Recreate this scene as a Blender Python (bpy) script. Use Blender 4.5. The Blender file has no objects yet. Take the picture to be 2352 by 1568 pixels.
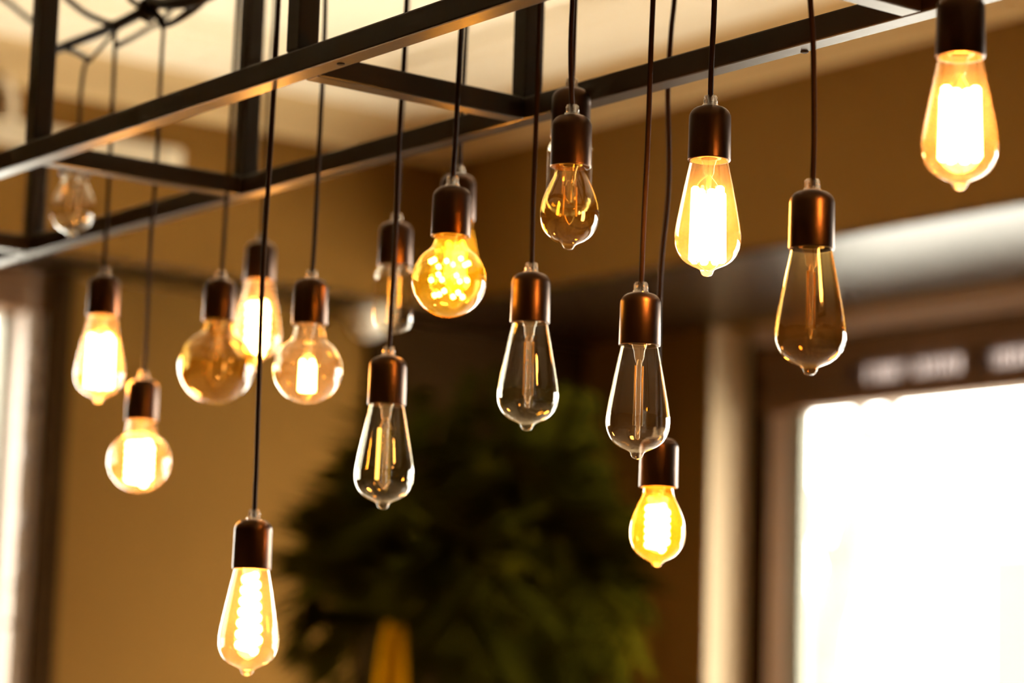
import bpy, bmesh, math, random
from mathutils import Vector, Matrix
random.seed(7)
S = bpy.context.scene
COL = S.collection

# ------------------------------------------------------------------ camera
# room axes: X towards the window wall, Y towards the back wall, Z up, floor at 0
F_PX, PITCH, ROLL, YAW, EYE = 5818.4, 0.1435, 0.0306, 0.6492, Vector((0, 0, 1.25))
LEVEL = Vector((math.sin(YAW), math.cos(YAW), 0))
SIDE = Vector((math.cos(YAW), -math.sin(YAW), 0))
FWD = LEVEL * math.cos(PITCH) + Vector((0, 0, math.sin(PITCH)))
UP0 = -LEVEL * math.sin(PITCH) + Vector((0, 0, math.cos(PITCH)))
RIGHT = SIDE * math.cos(ROLL) + UP0 * math.sin(ROLL)
UP = -SIDE * math.sin(ROLL) + UP0 * math.cos(ROLL)
cam_data = bpy.data.cameras.new('camera')
cam = bpy.data.objects.new('camera', cam_data)
COL.objects.link(cam)
m = Matrix.Identity(4)
for i in range(3):
    m[i][0], m[i][1], m[i][2], m[i][3] = RIGHT[i], UP[i], -FWD[i], EYE[i]
cam.matrix_world = m
cam_data.sensor_width = 36
cam_data.lens = F_PX / 2352 * 36
cam_data.clip_start = 0.05
cam_data.dof.use_dof = True
cam_data.dof.focus_distance = 2.44
cam_data.dof.aperture_fstop = 3.1
S.camera = cam


def at(px, py, d):
    """the point seen at a pixel of the 2352x1568 frame, d metres deep"""
    return EYE + d * (FWD + (px - 1176) / F_PX * RIGHT - (py - 784) / F_PX * UP)


# ------------------------------------------------------------------ daylight and exposure
world = bpy.data.worlds.new('overcast_sky')
S.world = world
world.use_nodes = True
bg = world.node_tree.nodes['Background']
bg.inputs['Color'].default_value = (1.0, 0.93, 0.82, 1)
bg.inputs['Strength'].default_value = 9.0
S.view_settings.view_transform = 'Standard'
S.view_settings.look = 'None'
S.view_settings.exposure = 1.46
S.view_settings.gamma = 1.0
S.view_settings.use_curve_mapping = False
S.cycles.use_denoising = True
S.cycles.max_bounces = 6
S.cycles.transparent_max_bounces = 16
S.cycles.glossy_bounces = 3
S.cycles.diffuse_bounces = 3
S.cycles.use_adaptive_sampling = True
S.cycles.adaptive_threshold = 0.09
S.cycles.adaptive_min_samples = 20
S.cycles.sample_clamp_indirect = 6.0
S.cycles.caustics_reflective = False
S.cycles.caustics_refractive = False


def portal(name, loc, normal, sx, sy):
    """sampling aid of a real window opening: lets the sky light through it be found"""
    ld = bpy.data.lights.new(name, 'AREA')
    ld.shape = 'RECTANGLE'
    ld.size, ld.size_y = sx, sy
    ld.cycles.is_portal = True
    o = bpy.data.objects.new(name, ld)
    o.location = loc
    o.rotation_euler = Vector(normal).to_track_quat('-Z', 'Y').to_euler()
    COL.objects.link(o)


# ------------------------------------------------------------------ materials
MATS = {}


def nt(name):
    mt = bpy.data.materials.new(name)
    mt.use_nodes = True
    t = mt.node_tree
    t.nodes.clear()
    out = t.nodes.new('ShaderNodeOutputMaterial')
    MATS[name] = mt
    return mt, t, out


def paint(name, col, rough=0.5, metal=0.0, spec=0.5, var=0.08, scale=6.0, bump=0.0, bscale=60.0, stretch=None):
    mt, t, out = nt(name)
    N, Lk = t.nodes, t.links
    p = N.new('ShaderNodeBsdfPrincipled')
    p.inputs['Roughness'].default_value = rough
    p.inputs['Metallic'].default_value = metal
    p.inputs['Specular IOR Level'].default_value = spec
    tc = N.new('ShaderNodeTexCoord')
    vec = tc.outputs['Object']
    if stretch:
        mp = N.new('ShaderNodeMapping')
        mp.inputs['Scale'].default_value = stretch
        Lk.new(vec, mp.inputs['Vector'])
        vec = mp.outputs['Vector']
    nz = N.new('ShaderNodeTexNoise')
    nz.inputs['Scale'].default_value = scale
    nz.inputs['Detail'].default_value = 4
    Lk.new(vec, nz.inputs['Vector'])
    mx = N.new('ShaderNodeMix')
    mx.data_type = 'RGBA'
    mx.inputs['A'].default_value = (*[c * (1 - var) for c in col], 1)
    mx.inputs['B'].default_value = (*[min(1, c * (1 + var)) for c in col], 1)
    Lk.new(nz.outputs['Fac'], mx.inputs['Factor'])
    Lk.new(mx.outputs['Result'], p.inputs['Base Color'])
    if bump:
        n2 = N.new('ShaderNodeTexNoise')
        n2.inputs['Scale'].default_value = bscale
        Lk.new(vec, n2.inputs['Vector'])
        b = N.new('ShaderNodeBump')
        b.inputs['Strength'].default_value = bump
        b.inputs['Distance'].default_value = 0.002
        Lk.new(n2.outputs['Fac'], b.inputs['Height'])
        Lk.new(b.outputs['Normal'], p.inputs['Normal'])
    Lk.new(p.outputs[0], out.inputs[0])
    return mt


def thin_glass(name, tint, scatter=0.0, scol=(1, .7, .35), rim=0.92, base=0.075):
    """thin blown glass: tinted see-through wall, mirror-like towards its edge, faint scatter in the coating, raised in lit bulbs to stand for bloom"""
    mt, t, out = nt(name)
    N, Lk = t.nodes, t.links
    tr = N.new('ShaderNodeBsdfTransparent')
    lw = N.new('ShaderNodeLayerWeight')
    lw.inputs['Blend'].default_value = 0.5
    # the wall is crossed more obliquely towards the edge, so the tint deepens there
    cm = N.new('ShaderNodeMix')
    cm.data_type = 'RGBA'
    cm.inputs['A'].default_value = (*tint, 1)
    cm.inputs['B'].default_value = (*[c ** 2.2 for c in tint], 1)
    p3 = N.new('ShaderNodeMath'); p3.operation = 'POWER'; p3.inputs[1].default_value = 3
    Lk.new(lw.outputs['Facing'], p3.inputs[0])
    Lk.new(p3.outputs[0], cm.inputs['Factor'])
    Lk.new(cm.outputs['Result'], tr.inputs['Color'])
    body = tr.outputs[0]
    if scatter > 0:
        tl = N.new('ShaderNodeBsdfTranslucent')
        tl.inputs['Color'].default_value = (*scol, 1)
        mx = N.new('ShaderNodeMixShader')
        mx.inputs[0].default_value = scatter
        Lk.new(body, mx.inputs[1]); Lk.new(tl.outputs[0], mx.inputs[2])
        body = mx.outputs[0]
    gl = N.new('ShaderNodeBsdfGlossy')
    gl.inputs['Roughness'].default_value = 0.02
    gl.inputs['Color'].default_value = (1, 1, 1, 1)
    p5 = N.new('ShaderNodeMath'); p5.operation = 'POWER'; p5.inputs[1].default_value = 4.2
    Lk.new(lw.outputs['Facing'], p5.inputs[0])
    ma = N.new('ShaderNodeMath'); ma.operation = 'MULTIPLY_ADD'
    ma.inputs[1].default_value = rim - base; ma.inputs[2].default_value = base
    Lk.new(p5.outputs[0], ma.inputs[0])
    mx2 = N.new('ShaderNodeMixShader')
    Lk.new(ma.outputs[0], mx2.inputs[0]); Lk.new(body, mx2.inputs[1]); Lk.new(gl.outputs[0], mx2.inputs[2])
    Lk.new(mx2.outputs[0], out.inputs[0])
    return mt


def emit(name, col, strength):
    mt, t, out = nt(name)
    e = t.nodes.new('ShaderNodeEmission')
    e.inputs['Color'].default_value = (*col, 1)
    e.inputs['Strength'].default_value = strength
    t.links.new(e.outputs[0], out.inputs[0])
    return mt


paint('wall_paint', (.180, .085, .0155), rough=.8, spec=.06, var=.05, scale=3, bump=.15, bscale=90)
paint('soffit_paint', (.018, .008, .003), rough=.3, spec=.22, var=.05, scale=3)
paint('ceiling_paint', (.90, .80, .63), rough=.7, spec=.2, var=.03, scale=2)
paint('cove_paint', (.66, .47, .24), rough=.8, spec=.05, var=.03)
paint('cream_paint', (.78, .66, .48), rough=.5, spec=.3, var=.03)
paint('reveal_paint', (.66, .50, .33), rough=.7, spec=.1, var=.04)
paint('floor_wood', (.30, .20, .11), rough=.35, var=.35, scale=5, stretch=(8, .8, 1))
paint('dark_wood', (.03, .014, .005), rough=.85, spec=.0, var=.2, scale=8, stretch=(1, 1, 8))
paint('brown_board', (.15, .070, .026), rough=.6, spec=.15, var=.12, scale=5, stretch=(6, 1, 6))
paint('pale_frame', (.46, .33, .26), rough=.55, spec=.2, var=.05)
paint('white_sash', (.44, .36, .31), rough=.5, spec=.2, var=.03)
paint('grey_frame', (.26, .25, .20), rough=.55, spec=.2, var=.05)
paint('frame_steel', (.012, .006, .003), rough=.34, metal=.0, spec=.3, var=.15, scale=12, bump=.06, bscale=70)
paint('socket_metal', (.080, .042, .026), rough=.32, metal=1.0, spec=.5, var=.1, scale=40, stretch=(1, 1, .1))
paint('socket_liner', (.35, .28, .2), rough=.5, var=.05)
paint('brass', (.55, .38, .16), rough=.3, metal=1.0)
paint('cord_fabric', (.016, .007, .003), rough=.6, spec=.06, var=.3, scale=600)
paint('wire_black', (.014, .009, .005), rough=.6, spec=.15, var=.2)
paint('led_off', (.62, .42, .12), rough=.5, var=.1)
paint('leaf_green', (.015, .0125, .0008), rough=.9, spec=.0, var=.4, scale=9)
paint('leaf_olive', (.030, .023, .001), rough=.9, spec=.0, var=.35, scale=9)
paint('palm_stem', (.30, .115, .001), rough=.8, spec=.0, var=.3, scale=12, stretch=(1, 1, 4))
paint('pot_clay', (.12, .08, .06), rough=.6)
paint('soil', (.03, .02, .012), rough=.9, var=.4, scale=40)
paint('pavement', (.72, .70, .66), rough=.9, var=.1)
paint('bark', (.085, .075, .063), rough=.9, var=.25, scale=9, bump=.5)
paint('facade', (.10, .088, .08), rough=.9, var=.06)
paint('facade_glass', (.08, .065, .06), rough=.6, spec=.1)
paint('white_plastic', (.72, .64, .54), rough=.4, var=.02)
paint('bead_wood', (.10, .05, .02), rough=.45, var=.25, scale=30)
paint('rope', (.14, .08, .04), rough=.8, var=.2, scale=80)
thin_glass('glass_clear', (.975, .94, .86), scatter=.004)
thin_glass('glass_gold', (.95, .78, .38), scatter=.012, scol=(1, .65, .2))
thin_glass('glass_smoke', (.80, .62, .33), scatter=.006, scol=(1, .6, .2))
thin_glass('glass_lit', (.97, .92, .82), scatter=.04, scol=(1, .78, .55))  # extra scatter puts the filament's bloom into the glass
thin_glass('glass_lit_gold', (.97, .80, .36), scatter=.06, scol=(1, .72, .08))  # gold tint, scatter again raised to imitate bloom
thin_glass('glass_stem', (.93, .90, .84), scatter=.06, rim=.6, base=.06)
thin_glass('grip_plastic', (.80, .76, .70), scatter=.18, scol=(.9, .8, .7), rim=.7, base=.08)
thin_glass('pane_glass', (.96, .98, .97), rim=.6, base=.05)
thin_glass('pane_smoked', (.24, .22, .215), rim=.6, base=.05)
WARM = (1.0, .40, .07)
emit('led_hot', WARM, 42)
emit('led_mid', (1.0, .40, .07), 26)
emit('led_gold', (1.0, .50, .06), 34)
emit('led_and_reflection', (1.0, .50, .08), 1.6)  # weak filament glow, also used for an orange reflection in one bulb


# ------------------------------------------------------------------ mesh helpers
def finish(name, bm, mat, parent=None, smooth=False, loc=None):
    me = bpy.data.meshes.new(name)
    bm.normal_update()
    bm.to_mesh(me)
    bm.free()
    me.materials.append(MATS[mat])
    if smooth:
        for p in me.polygons:
            p.use_smooth = True
    o = bpy.data.objects.new(name, me)
    COL.objects.link(o)
    if loc is not None:
        o.location = loc
    if parent is not None:
        o.parent = parent
    return o


def tag(o, label, cat=None, group=None, kind=None):
    o['label'] = label
    if cat: o['category'] = cat
    if group: o['group'] = group
    if kind: o['kind'] = kind
    return o


def empty(name, loc):
    o = bpy.data.objects.new(name, None)
    o.location = loc
    o.empty_display_size = .05
    COL.objects.link(o)
    return o


def add_box(bm, a, b, bev=0.0):
    x0, x1 = sorted((a[0], b[0])); y0, y1 = sorted((a[1], b[1])); z0, z1 = sorted((a[2], b[2]))
    r = bmesh.ops.create_cube(bm, size=1, matrix=Matrix.Translation(((x0 + x1) / 2, (y0 + y1) / 2, (z0 + z1) / 2)) @ Matrix.Diagonal((x1 - x0, y1 - y0, z1 - z0, 1)))
    if bev:
        es = list({e for v in r['verts'] for e in v.link_edges})
        bmesh.ops.bevel(bm, geom=es, offset=bev, segments=2, affect='EDGES', profile=.5)


def box(name, a, b, mat, parent=None, bev=0.0):
    bm = bmesh.new()
    add_box(bm, a, b, bev)
    return finish(name, bm, mat, parent)


def add_lathe(bm, prof, seg=36, c=(0, 0, 0)):
    """prof: (z, r) pairs along the axis, metres"""
    rings = []
    for z, r in prof:
        if r < 1e-6:
            rings.append([bm.verts.new((c[0], c[1], c[2] + z))])
        else:
            rings.append([bm.verts.new((c[0] + r * math.cos(2 * math.pi * k / seg), c[1] + r * math.sin(2 * math.pi * k / seg), c[2] + z)) for k in range(seg)])
    for A, B in zip(rings, rings[1:]):
        for k in range(seg):
            k2 = (k + 1) % seg
            if len(A) == 1 and len(B) == 1: continue
            if len(A) == 1: bm.faces.new((A[0], B[k2], B[k]))
            elif len(B) == 1: bm.faces.new((A[k], A[k2], B[0]))
            else: bm.faces.new((A[k], A[k2], B[k2], B[k]))


def add_tube(bm, pts, r, seg=8, cap=True):
    pts = [Vector(p) for p in pts]
    rs = r if isinstance(r, (list, tuple)) else [r] * len(pts)
    rings = []
    nrm = None
    for i, p in enumerate(pts):
        t = (pts[min(i + 1, len(pts) - 1)] - pts[max(i - 1, 0)]).normalized()
        if nrm is None:
            ref = Vector((1, 0, 0)) if abs(t.x) < .9 else Vector((0, 1, 0))
            nrm = (ref - t * ref.dot(t)).normalized()
        else:
            nrm = (nrm - t * nrm.dot(t)).normalized()
        b = t.cross(nrm)
        rings.append([bm.verts.new(p + rs[i] * (nrm * math.cos(2 * math.pi * k / seg) + b * math.sin(2 * math.pi * k / seg))) for k in range(seg)])
    for A, B in zip(rings, rings[1:]):
        for k in range(seg):
            bm.faces.new((A[k], A[(k + 1) % seg], B[(k + 1) % seg], B[k]))
    if cap:
        bm.faces.new(rings[0][::-1]); bm.faces.new(rings[-1])


def spline(pts, n=8):
    """Catmull-Rom through the points"""
    P = [Vector(p) for p in pts]
    if len(P) < 3: return P
    out = []
    for i in range(len(P) - 1):
        p0, p1, p2, p3 = P[max(i - 1, 0)], P[i], P[i + 1], P[min(i + 2, len(P) - 1)]
        for k in range(n):
            t = k / n
            out.append(.5 * ((2 * p1) + (p2 - p0) * t + (2 * p0 - 5 * p1 + 4 * p2 - p3) * t * t + (3 * p1 - p0 - 3 * p2 + p3) * t ** 3))
    out.append(P[-1])
    return out


def fine(prof, n=5):
    pts = spline([(z, r, 0) for z, r in prof], n)
    return [(p.x, max(0.0, p.y)) for p in pts]


# ------------------------------------------------------------------ the room
XB, YB, ZB = 4.584, 6.449, 2.483      # bulkhead faces and underside
XW, YW = 5.40, 6.70                   # walls below the bulkheads
ZT, ZC = 2.95, 3.03                   # top of bulkhead face, ceiling
X0, Y0 = -3.6, -3.2
structs = []


def struct(name, bm, mat, label, parent=None):
    o = finish(name, bm, mat, parent)
    if parent is None: tag(o, label, 'room', kind='structure')
    return o


bm = bmesh.new(); add_box(bm, (X0 - .2, Y0 - .2, -.2), (XW + .3, YW + .3, 0))
struct('floor', bm, 'floor_wood', 'brown wooden floor of the room').__setitem__('category', 'floor')
bm = bmesh.new(); add_box(bm, (X0 - .2, Y0 - .2, ZC + .04), (XW + .3, YW + .3, ZC + .24))
struct('ceiling', bm, 'ceiling_paint', 'cream painted ceiling above the hanging lamps').__setitem__('category', 'ceiling')

# window openings
W1 = (1.20, 6.05, .25, 2.483)          # on wall_right: y0 y1 z0 z1 (in view)
W3 = (2.10, 3.37, .35, 2.42)           # on wall_back: x0 x1 z0 z1


def wall_with_holes(lo, hi, zlo, zhi, holes, mk):
    bm = bmesh.new()
    cur = lo
    for h0, h1, hz0, hz1 in sorted(holes):
        mk(bm, cur, h0, zlo, zhi)
        mk(bm, h0, h1, zlo, hz0)
        if hz1 < zhi - 1e-4: mk(bm, h0, h1, hz1, zhi)
        cur = h1
    mk(bm, cur, hi, zlo, zhi)
    return bm


bm = wall_with_holes(Y0, YW + .3, 0, ZC + .04, [(W1[0], W1[1], W1[2], ZB)], lambda b, u0, u1, z0, z1: add_box(b, (XW, u0, z0), (XW + .17, u1, z1)))
struct('wall_right', bm, 'wall_paint', 'brown wall with the tall daylight window').__setitem__('category', 'wall')
bm = wall_with_holes(X0, XW, 0, ZC + .04, [W3], lambda b, u0, u1, z0, z1: add_box(b, (u0, YW, z0), (u1, YW + .17, z1)))
struct('wall_back', bm, 'wall_paint', 'brown back wall behind the lamps').__setitem__('category', 'wall')
bm = wall_with_holes(Y0, YW + .17, 0, ZC + .04, [], lambda b, u0, u1, z0, z1: add_box(b, (X0 - .17, u0, z0), (X0, u1, z1)))
struct('wall_left', bm, 'wall_paint', 'brown wall to the left of the view').__setitem__('category', 'wall')
bm = bmesh.new(); add_box(bm, (X0, Y0 - .17, 0), (XW + .17, Y0, ZC + .04))
struct('wall_near', bm, 'wall_paint', 'brown wall behind the viewer').__setitem__('category', 'wall')

# bulkheads: brown fascia plus glossy underside board
bm = bmesh.new(); add_box(bm, (XB, Y0, ZB + .012), (XW, YW, ZC + .04))
o = struct('trim_1', bm, 'wall_paint', 'brown boxed bulkhead running above the bright window'); o['category'] = 'bulkhead'
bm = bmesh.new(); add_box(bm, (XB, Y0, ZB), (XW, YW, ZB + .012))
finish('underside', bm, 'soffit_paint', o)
bm = bmesh.new(); add_box(bm, (X0, YB, ZB + .012), (XB, YW, ZC + .04))
o = struct('trim_2', bm, 'wall_paint', 'brown boxed bulkhead along the top of the back wall'); o['category'] = 'bulkhead'
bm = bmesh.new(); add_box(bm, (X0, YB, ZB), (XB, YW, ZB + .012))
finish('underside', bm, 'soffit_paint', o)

# stepped cove cornice, mitred in the corner
prof = [(.60, ZC + .04), (.60, ZC + .015), (.555, ZC + .015), (.555, ZC), (.50, ZC), (.50, ZC - .012), (.42, ZC - .012), (.42, ZC - .022), (.325, ZC - .022), (.325, ZC - .030)]
cove = []
for k in range(0, 13):
    a = k / 12 * math.pi / 2
    cove.append((.325 - .325 * math.sin(a), ZC - .030 - .050 * (1 - math.cos(a))))


def run(profile, side):
    bm = bmesh.new()
    rows = []
    for d, z in profile:
        if side == 0: rows.append((bm.verts.new((XB - d, Y0, z)), bm.verts.new((XB - d, YB - d, z))))
        else: rows.append((bm.verts.new((XB - d, YB - d, z)), bm.verts.new((X0, YB - d, z))))
    for (a, b), (c, d) in zip(rows, rows[1:]):
        bm.faces.new((a, b, d, c))
    return bm


for nm, lab, side in (('trim_3', 'cream stepped cornice above the window side bulkhead', 0), ('trim_4', 'cream stepped cornice above the back wall bulkhead', 1)):
    o = struct(nm, run(prof, side), 'ceiling_paint', lab); o['category'] = 'cornice'
    c_ = finish('cove', run(cove, side), 'cove_paint', o, True)
    c_['label'] = 'beige hollow cove moulding'

bm = bmesh.new(); add_box(bm, (4.50, YW - .03, .09), (4.56, YW, ZB)); add_box(bm, (4.56, YW - .015, .09), (XW, YW, ZB))  # thin dark sheet with a thicker edge strip, laid over the back wall
o = struct('trim_5', bm, 'dark_wood', 'dark brown sheet on the wall in the corner behind the palm'); o['category'] = 'panelling'

# ------------------------------------------------------------------ window in view (wall_right)
PX = XW + .17                                     # glazing plane
w1 = empty('window_1', (PX, W1[1], W1[2])); tag(w1, 'tall bright window with brown header on the right', 'window', kind='structure')


def wpart(name, a, b, mat, parent=w1, bev=.004):
    bm = bmesh.new()
    add_box(bm, a, b, bev)
    o = finish(name, bm, mat)
    o.parent = parent
    o.matrix_parent_inverse = Matrix.Translation(parent.location).inverted() if parent.parent is None else Matrix.Identity(4)
    return o


y1, y0 = W1[1], W1[0]
wpart('reveal', (XW - .002, y1 - .006, W1[2]), (PX - .002, y1, ZB), 'reveal_paint', bev=0)
wpart('jamb', (PX - .006, y1 - .115, W1[2]), (PX + .06, y1, ZB), 'dark_wood')
wpart('sash_stile', (PX - .02, y1 - .195, W1[2]), (PX + .04, y1 - .115, 2.24), 'pale_frame')
wpart('glazing_bead', (PX, y1 - .255, W1[2]), (PX + .04, y1 - .195, 2.24), 'grey_frame')
wpart('head_rail', (PX - .10, y0, 2.425), (PX + .05, y1 - .115, ZB), 'pale_frame')
wpart('head_groove', (PX - .03, y0, 2.412), (PX + .05, y1 - .115, 2.425), 'dark_wood', bev=0)
wpart('head_board', (PX - .07, y0, 2.338), (PX + .05, y1 - .115, 2.412), 'brown_board')
slots = []
yy = 5.565
wpart('vent_end_board', (PX - .05, yy, 2.268), (PX + .03, y1 - .115, 2.338), 'brown_board')
while yy > y0 + .3:
    slots.append((yy - .49, yy))
    wpart('vent_divider', (PX - .05, yy - .535, 2.268), (PX + .03, yy - .49, 2.338), 'brown_board')
    yy -= .535
wpart('vent_end_board', (PX - .05, y0, 2.268), (PX + .03, yy, 2.338), 'brown_board', bev=0)
for a, b in slots:
    p_ = wpart('vent_pane', (PX + .012, a, 2.268), (PX + .016, b, 2.338), 'pane_smoked', bev=0)
    n = 17
    for k in range(1, n):
        y = a + (b - a) * k / n + random.uniform(-.004, .004)
        wpart('vent_fin', (PX + .002, y - .003, 2.268), (PX + .012, y + .003, 2.338), 'pale_frame', parent=w1, bev=0)
wpart('lower_board', (PX - .06, y0, 2.205), (PX + .05, y1 - .115, 2.268), 'brown_board')
wpart('meeting_stile', (PX - .02, 3.46, W1[2]), (PX + .04, 3.54, 2.205), 'pale_frame')
wpart('bottom_rail', (PX - .02, y0, W1[2]), (PX + .04, y1 - .255, W1[2] + .08), 'pale_frame')
wpart('pane', (PX + .015, 3.54, W1[2] + .08), (PX + .021, y1 - .255, 2.205), 'pane_glass', bev=0)
wpart('pane', (PX + .015, y0, W1[2] + .08), (PX + .021, 3.46, 2.205), 'pane_glass', bev=0)
portal('window_daylight', (PX + .06, (y0 + y1 - .2) / 2, (W1[2] + 2.2) / 2), (-1, 0, 0), y1 - y0 - .2, 2.2 - W1[2])

# window at the left end of the back wall
PY = YW + .13
w3 = empty('window_3', (W3[1], PY, W3[2])); tag(w3, 'bright window cut by the left edge of the picture', 'window', kind='structure')
wpart('jamb', (W3[1] - .012, YW - .06, W3[2]), (W3[1] + .055, YW + .17, ZB), 'dark_wood', parent=w3)
wpart('sash_stile', (W3[1] - .075, YW - .01, W3[2]), (W3[1] - .012, PY + .03, 2.36), 'white_sash', parent=w3)
wpart('glazing_bead', (W3[1] - .105, PY - .05, W3[2]), (W3[1] - .075, PY + .03, 2.36), 'grey_frame', parent=w3)
for k in range(3):
    wpart('head_slat', (W3[0], YW - .03, 2.352 + .044 * k), (W3[1] - .012, PY + .02, 2.352 + .044 * k + .038), 'brown_board', parent=w3)
wpart('bottom_rail', (W3[0], PY - .03, W3[2]), (W3[1] - .105, PY + .03, W3[2] + .08), 'pale_frame', parent=w3)
wpart('meeting_stile', (2.66, PY - .03, W3[2] + .08), (2.74, PY + .03, 2.352), 'pale_frame', parent=w3)
wpart('pane', (W3[0], PY, W3[2] + .08), (2.66, PY + .006, 2.352), 'pane_glass', parent=w3, bev=0)
wpart('pane', (2.74, PY, W3[2] + .08), (W3[1] - .105, PY + .006, 2.352), 'pane_glass', parent=w3, bev=0)
portal('back_daylight', ((W3[0] + W3[1]) / 2, PY + .06, (W3[2] + W3[3]) / 2), (0, -1, 0), W3[1] - W3[0], W3[3] - W3[2])

# ------------------------------------------------------------------ outdoors
bm = bmesh.new(); add_box(bm, (-60, -60, -.5), (70, 80, -.25))
o = struct('ground', bm, 'pavement', 'pale pavement outside the windows'); o['category'] = 'pavement'


def tree(base, joints, label):
    t = empty('street_tree', base)
    tag(t, label, 'tree')
    for j, (pts, r0_, r1_) in enumerate(joints):
        P = spline(pts, 5)
        bm = bmesh.new()
        add_tube(bm, [p - Vector(base) for p in P], [r0_ + (r1_ - r0_) * i / (len(P) - 1) for i in range(len(P))], 9)
        finish('trunk' if j == 0 else 'branch', bm, 'bark', t, smooth=True)


b = at(1845, 1900, 13.0); b.z = -.25
tree(b, [([b, at(1880, 1560, 13), at(1925, 1350, 13), at(1965, 1180, 13.1), at(1990, 1050, 13.2)], .15, .08),
         ([at(1965, 1180, 13.1), at(2060, 1120, 13.3), at(2170, 1090, 13.5)], .06, .02),
         ([at(1990, 1050, 13.2), at(1975, 900, 13.2), at(1990, 760, 13.3)], .07, .02),
         ([at(1990, 1050, 13.2), at(2070, 900, 13.4), at(2110, 760, 13.6)], .06, .02),
         ([at(1925, 1350, 13), at(1880, 1230, 12.9), at(1870, 1120, 12.9)], .05, .02)],
     'pale bare street tree seen through the bright window')
hb = empty('house', (24, 13, -.25)); tag(hb, 'washed out pale house across the street', 'house')
c0 = at(2255, 1300, 21)


def hpart(name, a, b_, mat):
    bm = bmesh.new(); add_box(bm, Vector(a) - hb.location, Vector(b_) - hb.location)
    return finish(name, bm, mat, hb)


hx = c0.x
hpart('wall', (hx, c0.y - 7, -.25), (hx + 5, c0.y + .1, 3.4), 'facade')
for k in range(3):
    yc = c0.y - .55 - 1.9 * k
    hpart('window_frame', (hx - .05, yc - .5, 1.1), (hx + .02, yc + .5, 2.7), 'cream_paint')
    hpart('window_pane', (hx - .07, yc - .42, 1.18), (hx - .04, yc + .42, 2.62), 'facade_glass')

# ------------------------------------------------------------------ steel hanging frame
O = Vector((1.347, 2.152, 1.887)); T, BW, LL, HH = .025, .29358, .59175, .66
fr = empty('hanging_frame', O); tag(fr, 'dark square tube steel frame hanging among the bulbs', 'frame')


def bar(name, a, b_, bev=.0022):
    bm = bmesh.new(); add_box(bm, a, b_, bev)
    return finish(name, bm, 'frame_steel', fr)


ks = (-2, -1, 0, 1, 2, 3)
yA, yZ = ks[0] * LL, ks[-1] * LL + T
for z in (0, HH):
    bar('long_beam', (0, yA, z), (T, yZ, z + T))
    bar('long_beam', (BW, yA, z), (BW + T, yZ, z + T))
    for k in ks:
        bar('cross_beam', (T, k * LL, z), (BW, k * LL + T, z + T))
for k in ks:
    for x in (0, BW):
        bar('post', (x, k * LL, T), (x + T, k * LL + T, HH))
for k in (ks[0], 1, ks[-1]):
    bm = bmesh.new(); add_tube(bm, [(T / 2, k * LL + T / 2, HH + T), (T / 2, k * LL + T / 2, ZC + .04 - O.z)], .006, 8)
    finish('hanging_rod', bm, 'frame_steel', fr, smooth=True)
    bm = bmesh.new(); add_tube(bm, [(BW + T / 2, k * LL + T / 2, HH + T), (BW + T / 2, k * LL + T / 2, ZC + .04 - O.z)], .006, 8)
    finish('hanging_rod', bm, 'frame_steel', fr, smooth=True)
for px_, py_, x_ in ((783, 146, .5), (1848, 118, .5)):      # screw heads on the undersides
    ray = (at(px_, py_, 1) - EYE); q = EYE + ray * ((O.z - EYE.z) / ray.z) - O
    bm = bmesh.new(); add_lathe(bm, [(.0005, .004), (-.001, .004), (-.0018, .0025), (-.0018, 0)], 12)
    finish('screw', bm, 'wire_black', fr, loc=(q.x, q.y, 0))

# ------------------------------------------------------------------ pendant lamps
MM = .001
PROF = {
    'edison': [(6, 17), (0, 18.4), (-19, 22.4), (-38, 26.2), (-57, 29.8), (-70, 31.8), (-78, 32.1), (-85, 31.2), (-92, 28.4), (-97.5, 24.2), (-101.5, 18.8), (-104, 13.5), (-105.8, 9.4), (-107.6, 7.0), (-110.4, 5.9), (-112.8, 4.0), (-113.8, 0)],
    'pear': [(6, 15), (0, 15.6), (-9, 17), (-18, 21.3), (-27, 25.3), (-36, 28.3), (-46, 29.9), (-55, 29.3), (-62, 27.3), (-68, 23.9), (-72.5, 19.6), (-76, 14.4), (-78, 10), (-79.5, 7.2), (-81.5, 5.6), (-84, 3.8), (-85, 0)],
    'tube': [(6, 16.5), (0, 17), (-4, 20), (-9, 23), (-16, 24), (-40, 24), (-62, 24), (-70, 22.8), (-76, 19), (-80, 12.5), (-81.8, 6), (-82.2, 0)],
}


def globe(r, c):
    p = [(6, 16.2), (0, 16.6), (-5, 17.4)]
    a0 = math.asin(min(1, 21 / r))
    for k in range(0, 13):
        a = a0 + (math.pi - a0) * k / 12
        p.append((-c + r * math.cos(a), r * math.sin(a) if k < 12 else 0))
    return p


PROF['globe'] = globe(40, 52)
PROF['big_globe'] = globe(48, 58)
PROF['gold_globe'] = globe(39.5, 47)


def socket_mesh():
    bm = bmesh.new()
    h = 53
    pr_ = [(0, 18.6), (-.0, 20.6), (1, 20.9), (h - 11, 20.4)]
    for k in range(1, 8):
        a = k / 7 * math.pi / 2
        pr_.append((h - 11 + 11 * math.sin(a), 20.4 - 11 * (1 - math.cos(a))))
    pr_.append((h, 5))
    add_lathe(bm, [(z * MM, r * MM) for z, r in pr_], 48)
    return bm


def liner_mesh():
    bm = bmesh.new()
    add_lathe(bm, [(z * MM, r * MM) for z, r in [(0, 18.6), (6, 18.5), (14, 18.0), (14, 12), (14, 0)]], 36)
    return bm


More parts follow.
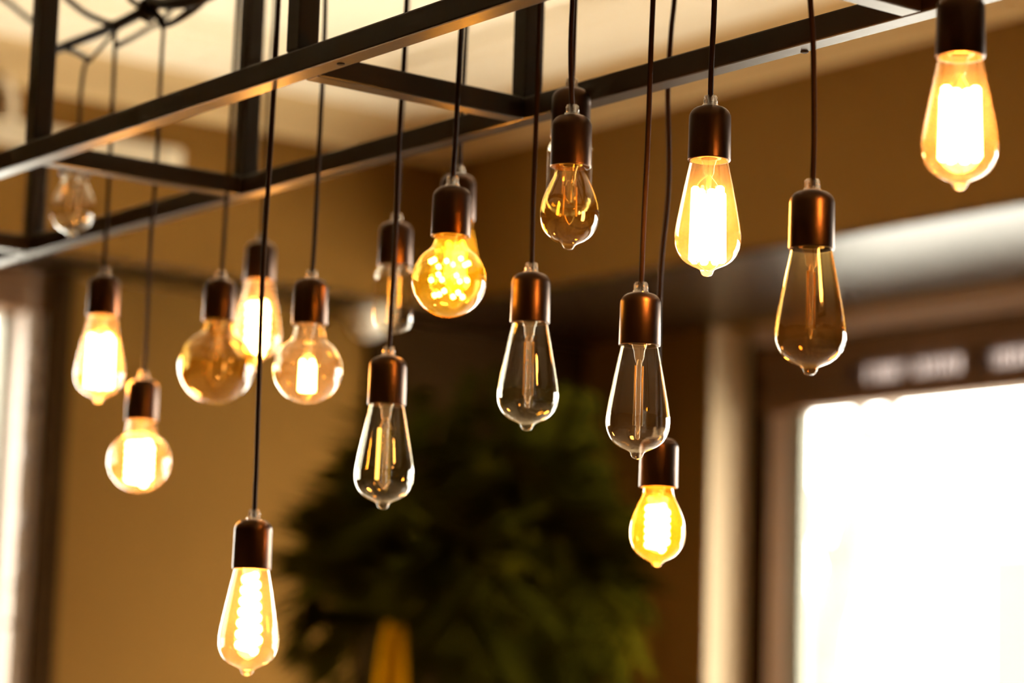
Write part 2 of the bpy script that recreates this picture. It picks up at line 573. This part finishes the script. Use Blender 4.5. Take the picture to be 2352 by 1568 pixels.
def grip_mesh():
    bm = bmesh.new()
    add_lathe(bm, [(z * MM, r * MM) for z, r in [(53, 7.8), (55.5, 7.8), (56, 6.6), (64.2, 5.9), (64.4, 5.2), (63.8, 3.2), (56, 3)]], 24)
    for k in range(6):
        a = k * math.pi / 3
        add_box(bm, (6.1 * MM * math.cos(a) - .0007, 6.1 * MM * math.sin(a) - .0007, .0562), (6.1 * MM * math.cos(a) + .0007, 6.1 * MM * math.sin(a) + .0007, .063))
    return bm


SOCK = None
LINER = None
GRIP = None
BULBS = {}


def linked(name, me, parent):
    o = bpy.data.objects.new(name, me)
    COL.objects.link(o)
    o.parent = parent
    return o


def filament(kind, w, z0, z1, rad):
    """w half width, z0..z1 below the rim (mm), rad tube radius (mm); one bmesh for each separate piece"""
    out = []

    def piece(pts, r):
        bm = bmesh.new()
        add_tube(bm, [Vector(p) * MM for p in pts], r, 8)
        out.append(bm)
    if kind == 'sticks':
        n = 8
        for k in range(n):
            a = 2 * math.pi * (k + .35) / n
            zt = z0 - abs(5 * math.sin(k * 2.1))
            c, s_ = math.cos(a), math.sin(a)
            piece([(w * .9 * c, w * .9 * s_, zt), (w * .9 * c, w * .9 * s_, zt - 2), (w * c, w * s_, z1 + 2), (w * c, w * s_, z1)], [rad * .6 * MM, rad * MM, rad * MM, rad * .6 * MM])
    elif kind == 'one':
        piece([(-w, 0, z0), (-w * 1.15, 0, z1)], rad * MM)
    elif kind == 'pair':
        for sx in (-1, 1):
            piece([(sx * w, -sx * w * .4, z0), (sx * w * 1.1, -sx * w * .4, z1)], rad * MM)
    elif kind in ('helix', 'cone'):
        turns = 7 if kind == 'cone' else 6
        n = turns * 18
        pts = []
        for i in range(n + 1):
            t = i / n
            ww = w * (.5 + .5 * t) if kind == 'cone' else w
            if t > .9: ww *= 1 - (t - .9) * 5
            a = 2 * math.pi * turns * t
            pts.append((ww * math.cos(a), ww * math.sin(a), z0 + (z1 - z0) * t))
        piece(pts, rad * MM)
    elif kind == 'stars':
        for row, (z, rr, n) in enumerate(((z0, w, 8), ((z0 + z1) / 2, w * .95, 6), (z1, w * .75, 6))):
            for k in range(n):
                a = 2 * math.pi * (k + .3 * row) / n
                bm = bmesh.new()
                bmesh.ops.create_icosphere(bm, subdivisions=1, radius=rad * MM, matrix=Matrix.Translation(Vector((rr * math.cos(a), rr * math.sin(a), z + 2 * math.sin(k * 2.3))) * MM))
                out.append(bm)
    return out


def lamp(px, py, d, shape, glass, fil, fmat, label, cord, scale=1.0, stem=(34, 2.2), spin=0.0):
    """px,py: middle of the socket's lower rim in the photograph; cord: pixels the cord runs through going up (with optional depth)"""
    global SOCK, LINER, GRIP
    base = at(px, py, d)
    e = empty('pendant_lamp', base)
    e.rotation_euler = (0, 0, spin)
    tag(e, label, 'lamp', 'bulbs hanging on cords from the ceiling')
    if SOCK is None:
        s = finish('socket', socket_mesh(), 'socket_metal', e, True); SOCK = s.data
        l = finish('socket_liner', liner_mesh(), 'socket_liner', s, True); LINER = l.data
        g = finish('cord_grip', grip_mesh(), 'grip_plastic', s, True); GRIP = g.data
    else:
        s = linked('socket', SOCK, e)
        linked('socket_liner', LINER, s)
        linked('cord_grip', GRIP, s)
    key = (shape, glass, scale)
    if key not in BULBS:
        bm = bmesh.new()
        add_lathe(bm, [(z * MM * scale, r * MM * (scale if z < -4 else 1)) for z, r in fine(PROF[shape], 4)], 40)
        bu = finish('bulb', bm, glass, e, True); BULBS[key] = bu.data
    else:
        bu = linked('bulb', BULBS[key], e)
    sl, sr = stem
    bm = bmesh.new()
    add_lathe(bm, [(z * MM, r * MM) for z, r in [(5, 9.5), (0, 7.5), (-6, 5.5), (-12, 5), (-15, 4), (-17, sr + .4), (-20, sr), (-sl, sr), (-sl - 1.5, sr * .6), (-sl - 2, 0)]], 16)
    finish('stem', bm, 'glass_stem', bu, True)
    bm = bmesh.new()
    add_lathe(bm, [(z * MM, r * MM) for z, r in [(14, 12), (11, 12.8), (9, 12), (6, 13), (4, 12.2), (2, 11.5), (2, 8)]], 24)
    finish('screw_cap', bm, 'brass', bu, True)
    if fil:
        kind, w, z0, z1, rad = fil
        for fb in filament(*fil):
            finish('filament', fb, fmat, bu, True)
        if kind in ('sticks', 'pair', 'one'):      # wire hoops that carry the filament
            for sx in (-1, 1):
                for hoop in ([(sx * 1.5, 0, -14), (sx * w * .7, 0, z0 + 5), (sx * w, 0, z0)], [(sx * w, 0, z1), (sx * w * .6, 0, z1 - 5), (0, 0, z1 - 9)]):
                    bm = bmesh.new()
                    add_tube(bm, spline([Vector(q) * MM for q in hoop], 4), .45 * MM, 5)
                    finish('support_wire', bm, 'brass', bu, True)
    # cord
    top = Vector((0, 0, 56)) * MM
    pts = [top]
    for c in cord:
        P = at(c[0], c[1], c[2] if len(c) > 2 else d) - base
        pts.append(P)
    inv = Matrix.Rotation(-spin, 3, 'Z')
    pts = [pts[0]] + [inv @ p for p in pts[1:]]
    last, prev = pts[-1], pts[-2]
    if last.z + base.z < ZC - .15 and len(cord) and len(cord[-1]) < 4:
        dirv = (last - prev).normalized()
        pts.append(Vector((last.x, last.y, 0)) + Vector((dirv.x / dirv.z, dirv.y / dirv.z, 0)) * .08 + Vector((0, 0, last.z + .12)))
        pts.append(Vector((pts[-1].x, pts[-1].y, ZC + .042 - base.z)))
    bm = bmesh.new()
    add_tube(bm, spline(pts, 7), 2.7 * MM, 8)
    finish('cord', bm, 'cord_fabric', e, True)
    return e


# in and near the plane of focus
lamp(2206, 132, 2.13, 'edison', 'glass_lit', ('sticks', 14.5, -26, -88, 4.6), 'led_hot', 'large blazing teardrop bulb at the top right edge', [(2207, -120)], stem=(30, 2.5), spin=.2)
lamp(1864, 573, 2.275, 'edison', 'glass_smoke', ('pair', 4, -20, -72, 1.0), 'led_off', 'unlit smoky amber teardrop bulb before the window header', [(1870, 300), (1868, 110), (1861, 0), (1855, -80)], stem=(70, 1.8), spin=.4)
lamp(1629, 369, 2.45, 'edison', 'glass_lit', ('sticks', 14.5, -26, -100, 4.2), 'led_hot', 'sharp blazing teardrop bulb left of the amber unlit bulb', [(1634, 150), (1640, 30), (1642, -60)], stem=(30, 2.5))
lamp(1469, 794, 2.53, 'edison', 'glass_clear', ('pair', 4, -20, -80, 1.0), 'led_off', 'sharp clear unlit teardrop bulb hanging above a small lit one', [(1478, 520), (1488, 320), (1495, 120), (1500, 0), (1503, -70)], stem=(92, 2.4), spin=.3)
lamp(1512, 1119, 2.70, 'pear', 'glass_lit_gold', ('helix', 9.5, -20, -66, 4.6), 'led_hot', 'small lit pear bulb lowest beside the window', [(1513, 800), (1518, 620), (1536, 420), (1534, 210), (1541, 80), (1549, 0), (1552, -70)], stem=(24, 2.5))
lamp(1311, 384, 2.56, 'pear', 'glass_gold', ('pair', 6, -20, -50, .9), 'led_off', 'unlit golden pear bulb hanging high in front of another socket', [(1311, 120), (1315, 0), (1317, -60)], stem=(34, 3))
lamp(1310, 318, 2.66, 'tube', 'glass_clear', ('pair', 6, -20, -60, .9), 'led_off', 'tubular bulb almost hidden behind the golden pear bulb', [(1316, 150), (1321, 0), (1323, -60)], stem=(34, 2.5))
lamp(1217, 742, 2.66, 'edison', 'glass_clear', ('pair', 4, -20, -76, 1.0), 'led_off', 'clear unlit teardrop bulb right of the golden globe', [(1224, 480), (1233, 240), (1237, 100), (1240, 0), (1242, -60)], stem=(88, 2.4), spin=-.2)
lamp(1035, 543, 2.68, 'gold_globe', 'glass_lit_gold', ('stars', 20, -28, -62, 3.4), 'led_gold', 'glowing golden globe bulb with a dotted filament', [(1047, 300), (1056, 120), (1063, 0), (1066, -60)], stem=(60, 3))
lamp(1050, 505, 2.94, 'edison', 'glass_lit_gold', ('sticks', 10, -26, -70, 2.4), 'led_mid', 'lit bulb mostly hidden behind the golden globe bulb', [(1060, 280), (1068, 120), (1074, 0)], scale=.92)
lamp(907, 611, 3.05, 'tube', 'glass_clear', ('one', 3, -30, -66, 1.6), 'led_and_reflection', 'unlit rounded tubular bulb left of the golden globe', [(917, 380), (925, 220), (932, 80), (937, 0), (940, -60)], stem=(52, 2.2))
lamp(888, 930, 2.76, 'edison', 'glass_clear', ('one', 8, -26, -82, 2.0), 'led_and_reflection', 'clear teardrop bulb with a glowing stick for an orange reflection', [(898, 720), (908, 540), (918, 300), (928, 140), (934, 0), (937, -60)], stem=(90, 3))  # unlit bulb: the glowing stick stands for an orange reflection in its glass
lamp(711, 746, 2.92, 'globe', 'glass_lit', ('sticks', 7, -40, -78, 3.6), 'led_mid', 'clear globe bulb with a small bright filament cluster', [(722, 560), (731, 380), (740, 200), (746, 60), (748, -40)], stem=(36, 2.5))
lamp(596, 645, 3.42, 'edison', 'glass_lit', ('helix', 11, -30, -98, 5.0), 'led_hot', 'lit spiral teardrop bulb between two globe bulbs', [(603, 520), (611, 330), (618, 190), (630, 60), (634, -40)], stem=(28, 2.5))
lamp(503, 737, 3.2, 'big_globe', 'glass_gold', ('pair', 8, -40, -74, 1.1), 'led_off', 'largest globe bulb unlit and golden', [(511, 600), (521, 450), (530, 300), (538, 150), (546, 0)], stem=(42, 3))
lamp(578, 1307, 2.72, 'edison', 'glass_lit', ('cone', 11.5, -6, -88, 4.4), 'led_hot', 'lowest lit teardrop bulb with a white spiral filament', [(589, 1060), (597, 800), (605, 600), (622, 340), (632, 160), (640, 0), (643, -60)], stem=(20, 3))
# further back at the left, cords gathered in the wire bundle
lamp(236, 726, 3.30, 'edison', 'glass_lit', ('sticks', 14, -24, -94, 5.0), 'led_hot', 'leftmost blazing teardrop bulb', [(241, 600), (250, 420), (258, 250), (264, 110), (266, 66, 3.32), (290, 48, 3.3, 0)], stem=(24, 2.5))
lamp(325, 966, 3.24, 'globe', 'glass_lit', ('helix', 13, -28, -80, 5.2), 'led_hot', 'lit globe bulb lowest on the left', [(337, 760), (347, 540), (358, 400), (366, 240), (372, 120), (374, 62), (356, 38, 3.26), (340, 24, 3.27, 0)], stem=(26, 2.5))
lamp(172, 402, 3.42, 'pear', 'glass_clear', ('pair', 6, -20, -50, .9), 'led_off', 'small unlit clear pear bulb below the frame at top left', [(181, 300), (186, 210), (196, 148), (214, 130), (262, 76, 3.36), (286, 52, 3.33, 0)], stem=(36, 2.5))

# ------------------------------------------------------------------ wire bundle above the frame
wb = empty('wire_bundle', at(340, 25, 3.28)); tag(wb, 'tangled black cable bundle tied above the left lamps', 'cable')


def strand(name, pix, r, n=8):
    bm = bmesh.new()
    add_tube(bm, spline([at(*p) - wb.location for p in pix], n), r, 7)
    return finish(name, bm, 'wire_black', wb, True)


strand('main_cable', [(96, 128, 3.62), (150, 105, 3.52), (210, 82, 3.44), (268, 58, 3.36), (310, 36, 3.31), (350, 16, 3.27), (420, -10, 3.2), (520, -60, 3.1), (640, -120, 3.0)], .0066)
strand('main_cable', [(262, 60, 3.36), (320, 30, 3.3), (345, 8, 3.28), (400, 10, 3.2), (470, -6, 3.15), (560, -60, 3.1)], .0075)
strand('loop_wire', [(374, 62, 3.25), (400, 52, 3.22), (440, 28, 3.2), (472, 0, 3.18), (490, -40, 3.16)], .0032)
strand('loop_wire', [(374, 60, 3.25), (410, 40, 3.2), (450, 4, 3.18), (470, -30, 3.16)], .003)
strand('loop_wire', [(150, -6, 3.5), (190, 26, 3.46), (230, 46, 3.42), (262, 54, 3.38), (300, 40, 3.33)], .0045)
strand('loop_wire', [(296, -4, 3.3), (318, 12, 3.29), (345, 20, 3.28), (372, 44, 3.26), (374, 62, 3.25)], .004)
strand('loop_wire', [(150, 112, 3.5), (178, 122, 3.47), (206, 138, 3.43)], .004)
strand('loop_wire', [(270, 104, 3.33), (310, 84, 3.5), (350, 60, 3.6), (374, 50, 3.6), (392, 22, 3.55), (420, -20, 3.5)], .004)
strand('loop_wire', [(330, -4, 3.27), (326, 20, 3.27), (340, 34, 3.26), (356, 22, 3.27), (350, -2, 3.28), (334, -10, 3.28)], .0035)
bm = bmesh.new()
add_tube(bm, [at(328, 30, 3.28) - wb.location, at(334, 27, 3.278) - wb.location, at(348, 20, 3.27) - wb.location], [.011, .016, .012], 9)
finish('cable_tie', bm, 'wire_black', wb, True)
w_ = empty('thin_cable', at(0, -8, 3.9)); tag(w_, 'thin cable crossing the top left corner of the picture', 'cable')
bm = bmesh.new(); add_tube(bm, spline([at(-160, -110, 4.1) - w_.location, at(0, -8, 3.9) - w_.location, at(44, 26, 3.84) - w_.location, at(84, 56, 3.76) - w_.location], 5), .0045, 7)
finish('cable', bm, 'wire_black', w_, True)

# ------------------------------------------------------------------ fittings on the back wall
ac = empty('wall_unit', (3.3, YB, 2.79)); tag(ac, 'cream slim louvred unit high on the back wall', 'wall unit')


def apart(name, a, b_, mat, bev=.004):
    bm = bmesh.new(); add_box(bm, Vector(a) - ac.location, Vector(b_) - ac.location, bev)
    return finish(name, bm, mat, ac)


apart('casing', (2.35, YB - .035, 2.775), (3.635, YB, 2.848), 'cream_paint', .012)
for k in range(5):
    apart('louvre', (2.38, YB - .047, 2.783 + .0125 * k), (3.615, YB - .033, 2.789 + .0125 * k), 'cream_paint', .002)
bm = bmesh.new(); add_tube(bm, spline([Vector((3.075, YB - .03, 2.845)) - ac.location, Vector((3.075, YB - .03, 2.90)) - ac.location, Vector((3.055, YB - .03, 2.94)) - ac.location, Vector((3.05, YB - .03, 2.96)) - ac.location], 5), .018, 12)
finish('conduit', bm, 'cream_paint', ac, True)
dm = empty('dome_fixture', at(890, 786, 8.2)); dl = dm.location; dl.y = YB - .0
tag(dm, 'small blurred pale dome fixture below the corner of the bulkhead', 'fixture')
dm.location = (4.41, YB + .11, ZB)
bm = bmesh.new(); add_lathe(bm, [(0, .075), (-.02, .078), (-.03, .07), (-.03, 0)], 28); finish('mounting_ring', bm, 'white_plastic', dm, True)
bm = bmesh.new(); add_lathe(bm, [(-.03, .068), (-.055, .062), (-.08, .045), (-.095, .022), (-.1, 0)], 28); finish('dome', bm, 'white_plastic', dm, True)

# hanging bead chain in front of the left window
bc = empty('bead_chain', at(62, 1000, 7.22)); tag(bc, 'blurred hanging cord strung with wooden beads at the left window', 'chain')
path = [(80, 600), (76, 720), (70, 860), (62, 1010), (52, 1200), (40, 1400), (30, 1568), (24, 1680)]
P = [at(x, y, 7.22) - bc.location for x, y in path]
bm = bmesh.new(); add_tube(bm, [Vector((P[0].x, P[0].y, 2.40 - bc.location.z))] + P, .0075, 8); finish('string', bm, 'rope', bc, True)
for (bx, by, br, bh) in ((74, 800, 20, 14), (70, 872, 24, 14), (66, 930, 28, 24), (58, 1040, 18, 30), (50, 1195, 16, 34), (44, 1300, 16, 14), (34, 1345, 22, 12), (28, 1432, 26, 12)):
    q = at(bx, by, 7.22) - bc.location
    s_ = 7.22 / F_PX
    bm = bmesh.new()
    bmesh.ops.create_uvsphere(bm, u_segments=14, v_segments=9, radius=1, matrix=Matrix.Translation(q) @ Matrix.Diagonal((br * s_ * .8, br * s_ * .8, bh * s_ * .8, 1)))
    finish('bead', bm, 'bead_wood', bc, True)

# ------------------------------------------------------------------ clumping palm in the dark corner
pb = at(1040, 1560, 6.85); pb.z = 0
pa = empty('potted_palm', pb); tag(pa, 'large dark blurred potted palm filling the room corner', 'plant')
rnd = random.Random(3)
bm = bmesh.new(); add_lathe(bm, [(0, 0), (0, .20), (.02, .21), (.36, .28), (.40, .29), (.40, .265), (.35, .255)], 32); finish('pot', bm, 'pot_clay', pa, True)
bm = bmesh.new(); add_lathe(bm, [(.35, .26), (.36, .1), (.36, 0)], 24); finish('soil', bm, 'soil', pa, True)
CANES = [((905, 1455, 6.75), .042, 'palm_stem', [
             ((1210, 1290, 6.5), .18), ((1010, 960, 6.7), .08), ((860, 1040, 6.6), .05), ((700, 1500, 7.0), .2), ((1120, 1100, 6.9), .1), ((1150, 1540, 6.2), .22),
             ((780, 1180, 6.9), .12), ((960, 1130, 6.3), .06), ((1080, 1260, 6.9), .1), ((1030, 1420, 7.1), .1), ((920, 900, 6.9), .04), ((760, 1330, 6.6), .12),
             ((1240, 1420, 6.3), .2), ((1180, 960, 6.8), .12), ((1010, 1640, 7.0), .16), ((1130, 1700, 7.0), .2), ((790, 1640, 7.1), .16)]),
         ((1190, 1460, 7.0), .03, 'dark_wood', [
             ((1460, 1520, 6.7), .34), ((1290, 960, 7.0), .1), ((1400, 1240, 6.9), .22), ((1330, 1500, 6.5), .25), ((1200, 880, 7.0), .04), ((1110, 860, 7.0), .04),
             ((1350, 1080, 7.0), .14), ((1260, 1150, 6.7), .08), ((1060, 1000, 7.0), .08), ((1150, 1050, 6.7), .06), ((1010, 1180, 7.0), .12), ((1240, 1300, 6.7), .1),
             ((1080, 1340, 6.8), .12), ((1500, 1400, 6.9), .28), ((980, 1080, 7.0), .1), ((1390, 1380, 6.7), .22), ((1170, 1240, 7.0), .06), ((1320, 900, 7.0), .08),
             ((1410, 1640, 6.6), .26), ((1290, 1660, 6.5), .18), ((1200, 1640, 6.5), .14), ((1480, 1640, 6.9), .28)])]
OLIVE = {(1210, 1290), (860, 1040), (1460, 1520), (1080, 1260), (760, 1330), (1390, 1380), (1150, 1050)}
for ci, (ctop, cr, cmat, tips) in enumerate(CANES):
    crown = at(*ctop) - pb
    foot = Vector((crown.x * .35, crown.y * .35, .33))
    P = spline([foot, foot.lerp(crown, .45) + Vector((crown.x * .12, crown.y * .12, 0)), crown + Vector((0, 0, -.22)), crown + Vector((0, 0, .03))], 6)
    bm = bmesh.new()
    add_tube(bm, P, [cr * (.75 + .25 * min(1, i / 11)) * (1 if i < 15 else 1 - .1 * (i - 14)) for i in range(len(P))], 12)
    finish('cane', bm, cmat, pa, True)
    for tp, lift in tips:
        tip = at(*tp) - pb
        mid = crown.lerp(tip, .5) + Vector((0, 0, lift))
        pts = spline([crown, crown.lerp(mid, .5) + Vector((0, 0, lift * .25)), mid, tip], 9)
        bm = bmesh.new()
        N_ = len(pts)
        add_tube(bm, pts, [.009 * (1 - .8 * i / (N_ - 1)) for i in range(N_)], 6)
        n = 30
        for i in range(n):
            t = .14 + .86 * i / n
            f = t * (N_ - 1); j = min(int(f), N_ - 2); p = pts[j].lerp(pts[j + 1], f - j)
            tg = (pts[j + 1] - pts[j]).normalized()
            sd = tg.cross(Vector((0, 0, 1)))
            if sd.length < .1: sd = Vector((1, 0, 0))
            sd.normalize()
            ln = .26 * (math.sin(math.pi * min(1, t * .86 + .12)) + .25) * rnd.uniform(.85, 1.15)
            for sg in (-1, 1):
                d_ = (sd * sg + tg * .75 + Vector((0, 0, -.35 + rnd.uniform(-.15, .15)))).normalized()
                wv = d_.cross(sd.cross(tg)).normalized() * .017
                a = bm.verts.new(p); b1 = bm.verts.new(p + d_ * ln * .45 + wv); b2 = bm.verts.new(p + d_ * ln * .45 - wv)
                c = bm.verts.new(p + d_ * ln + Vector((0, 0, -.08 * ln)))
                bm.faces.new((a, b1, c)); bm.faces.new((a, c, b2))
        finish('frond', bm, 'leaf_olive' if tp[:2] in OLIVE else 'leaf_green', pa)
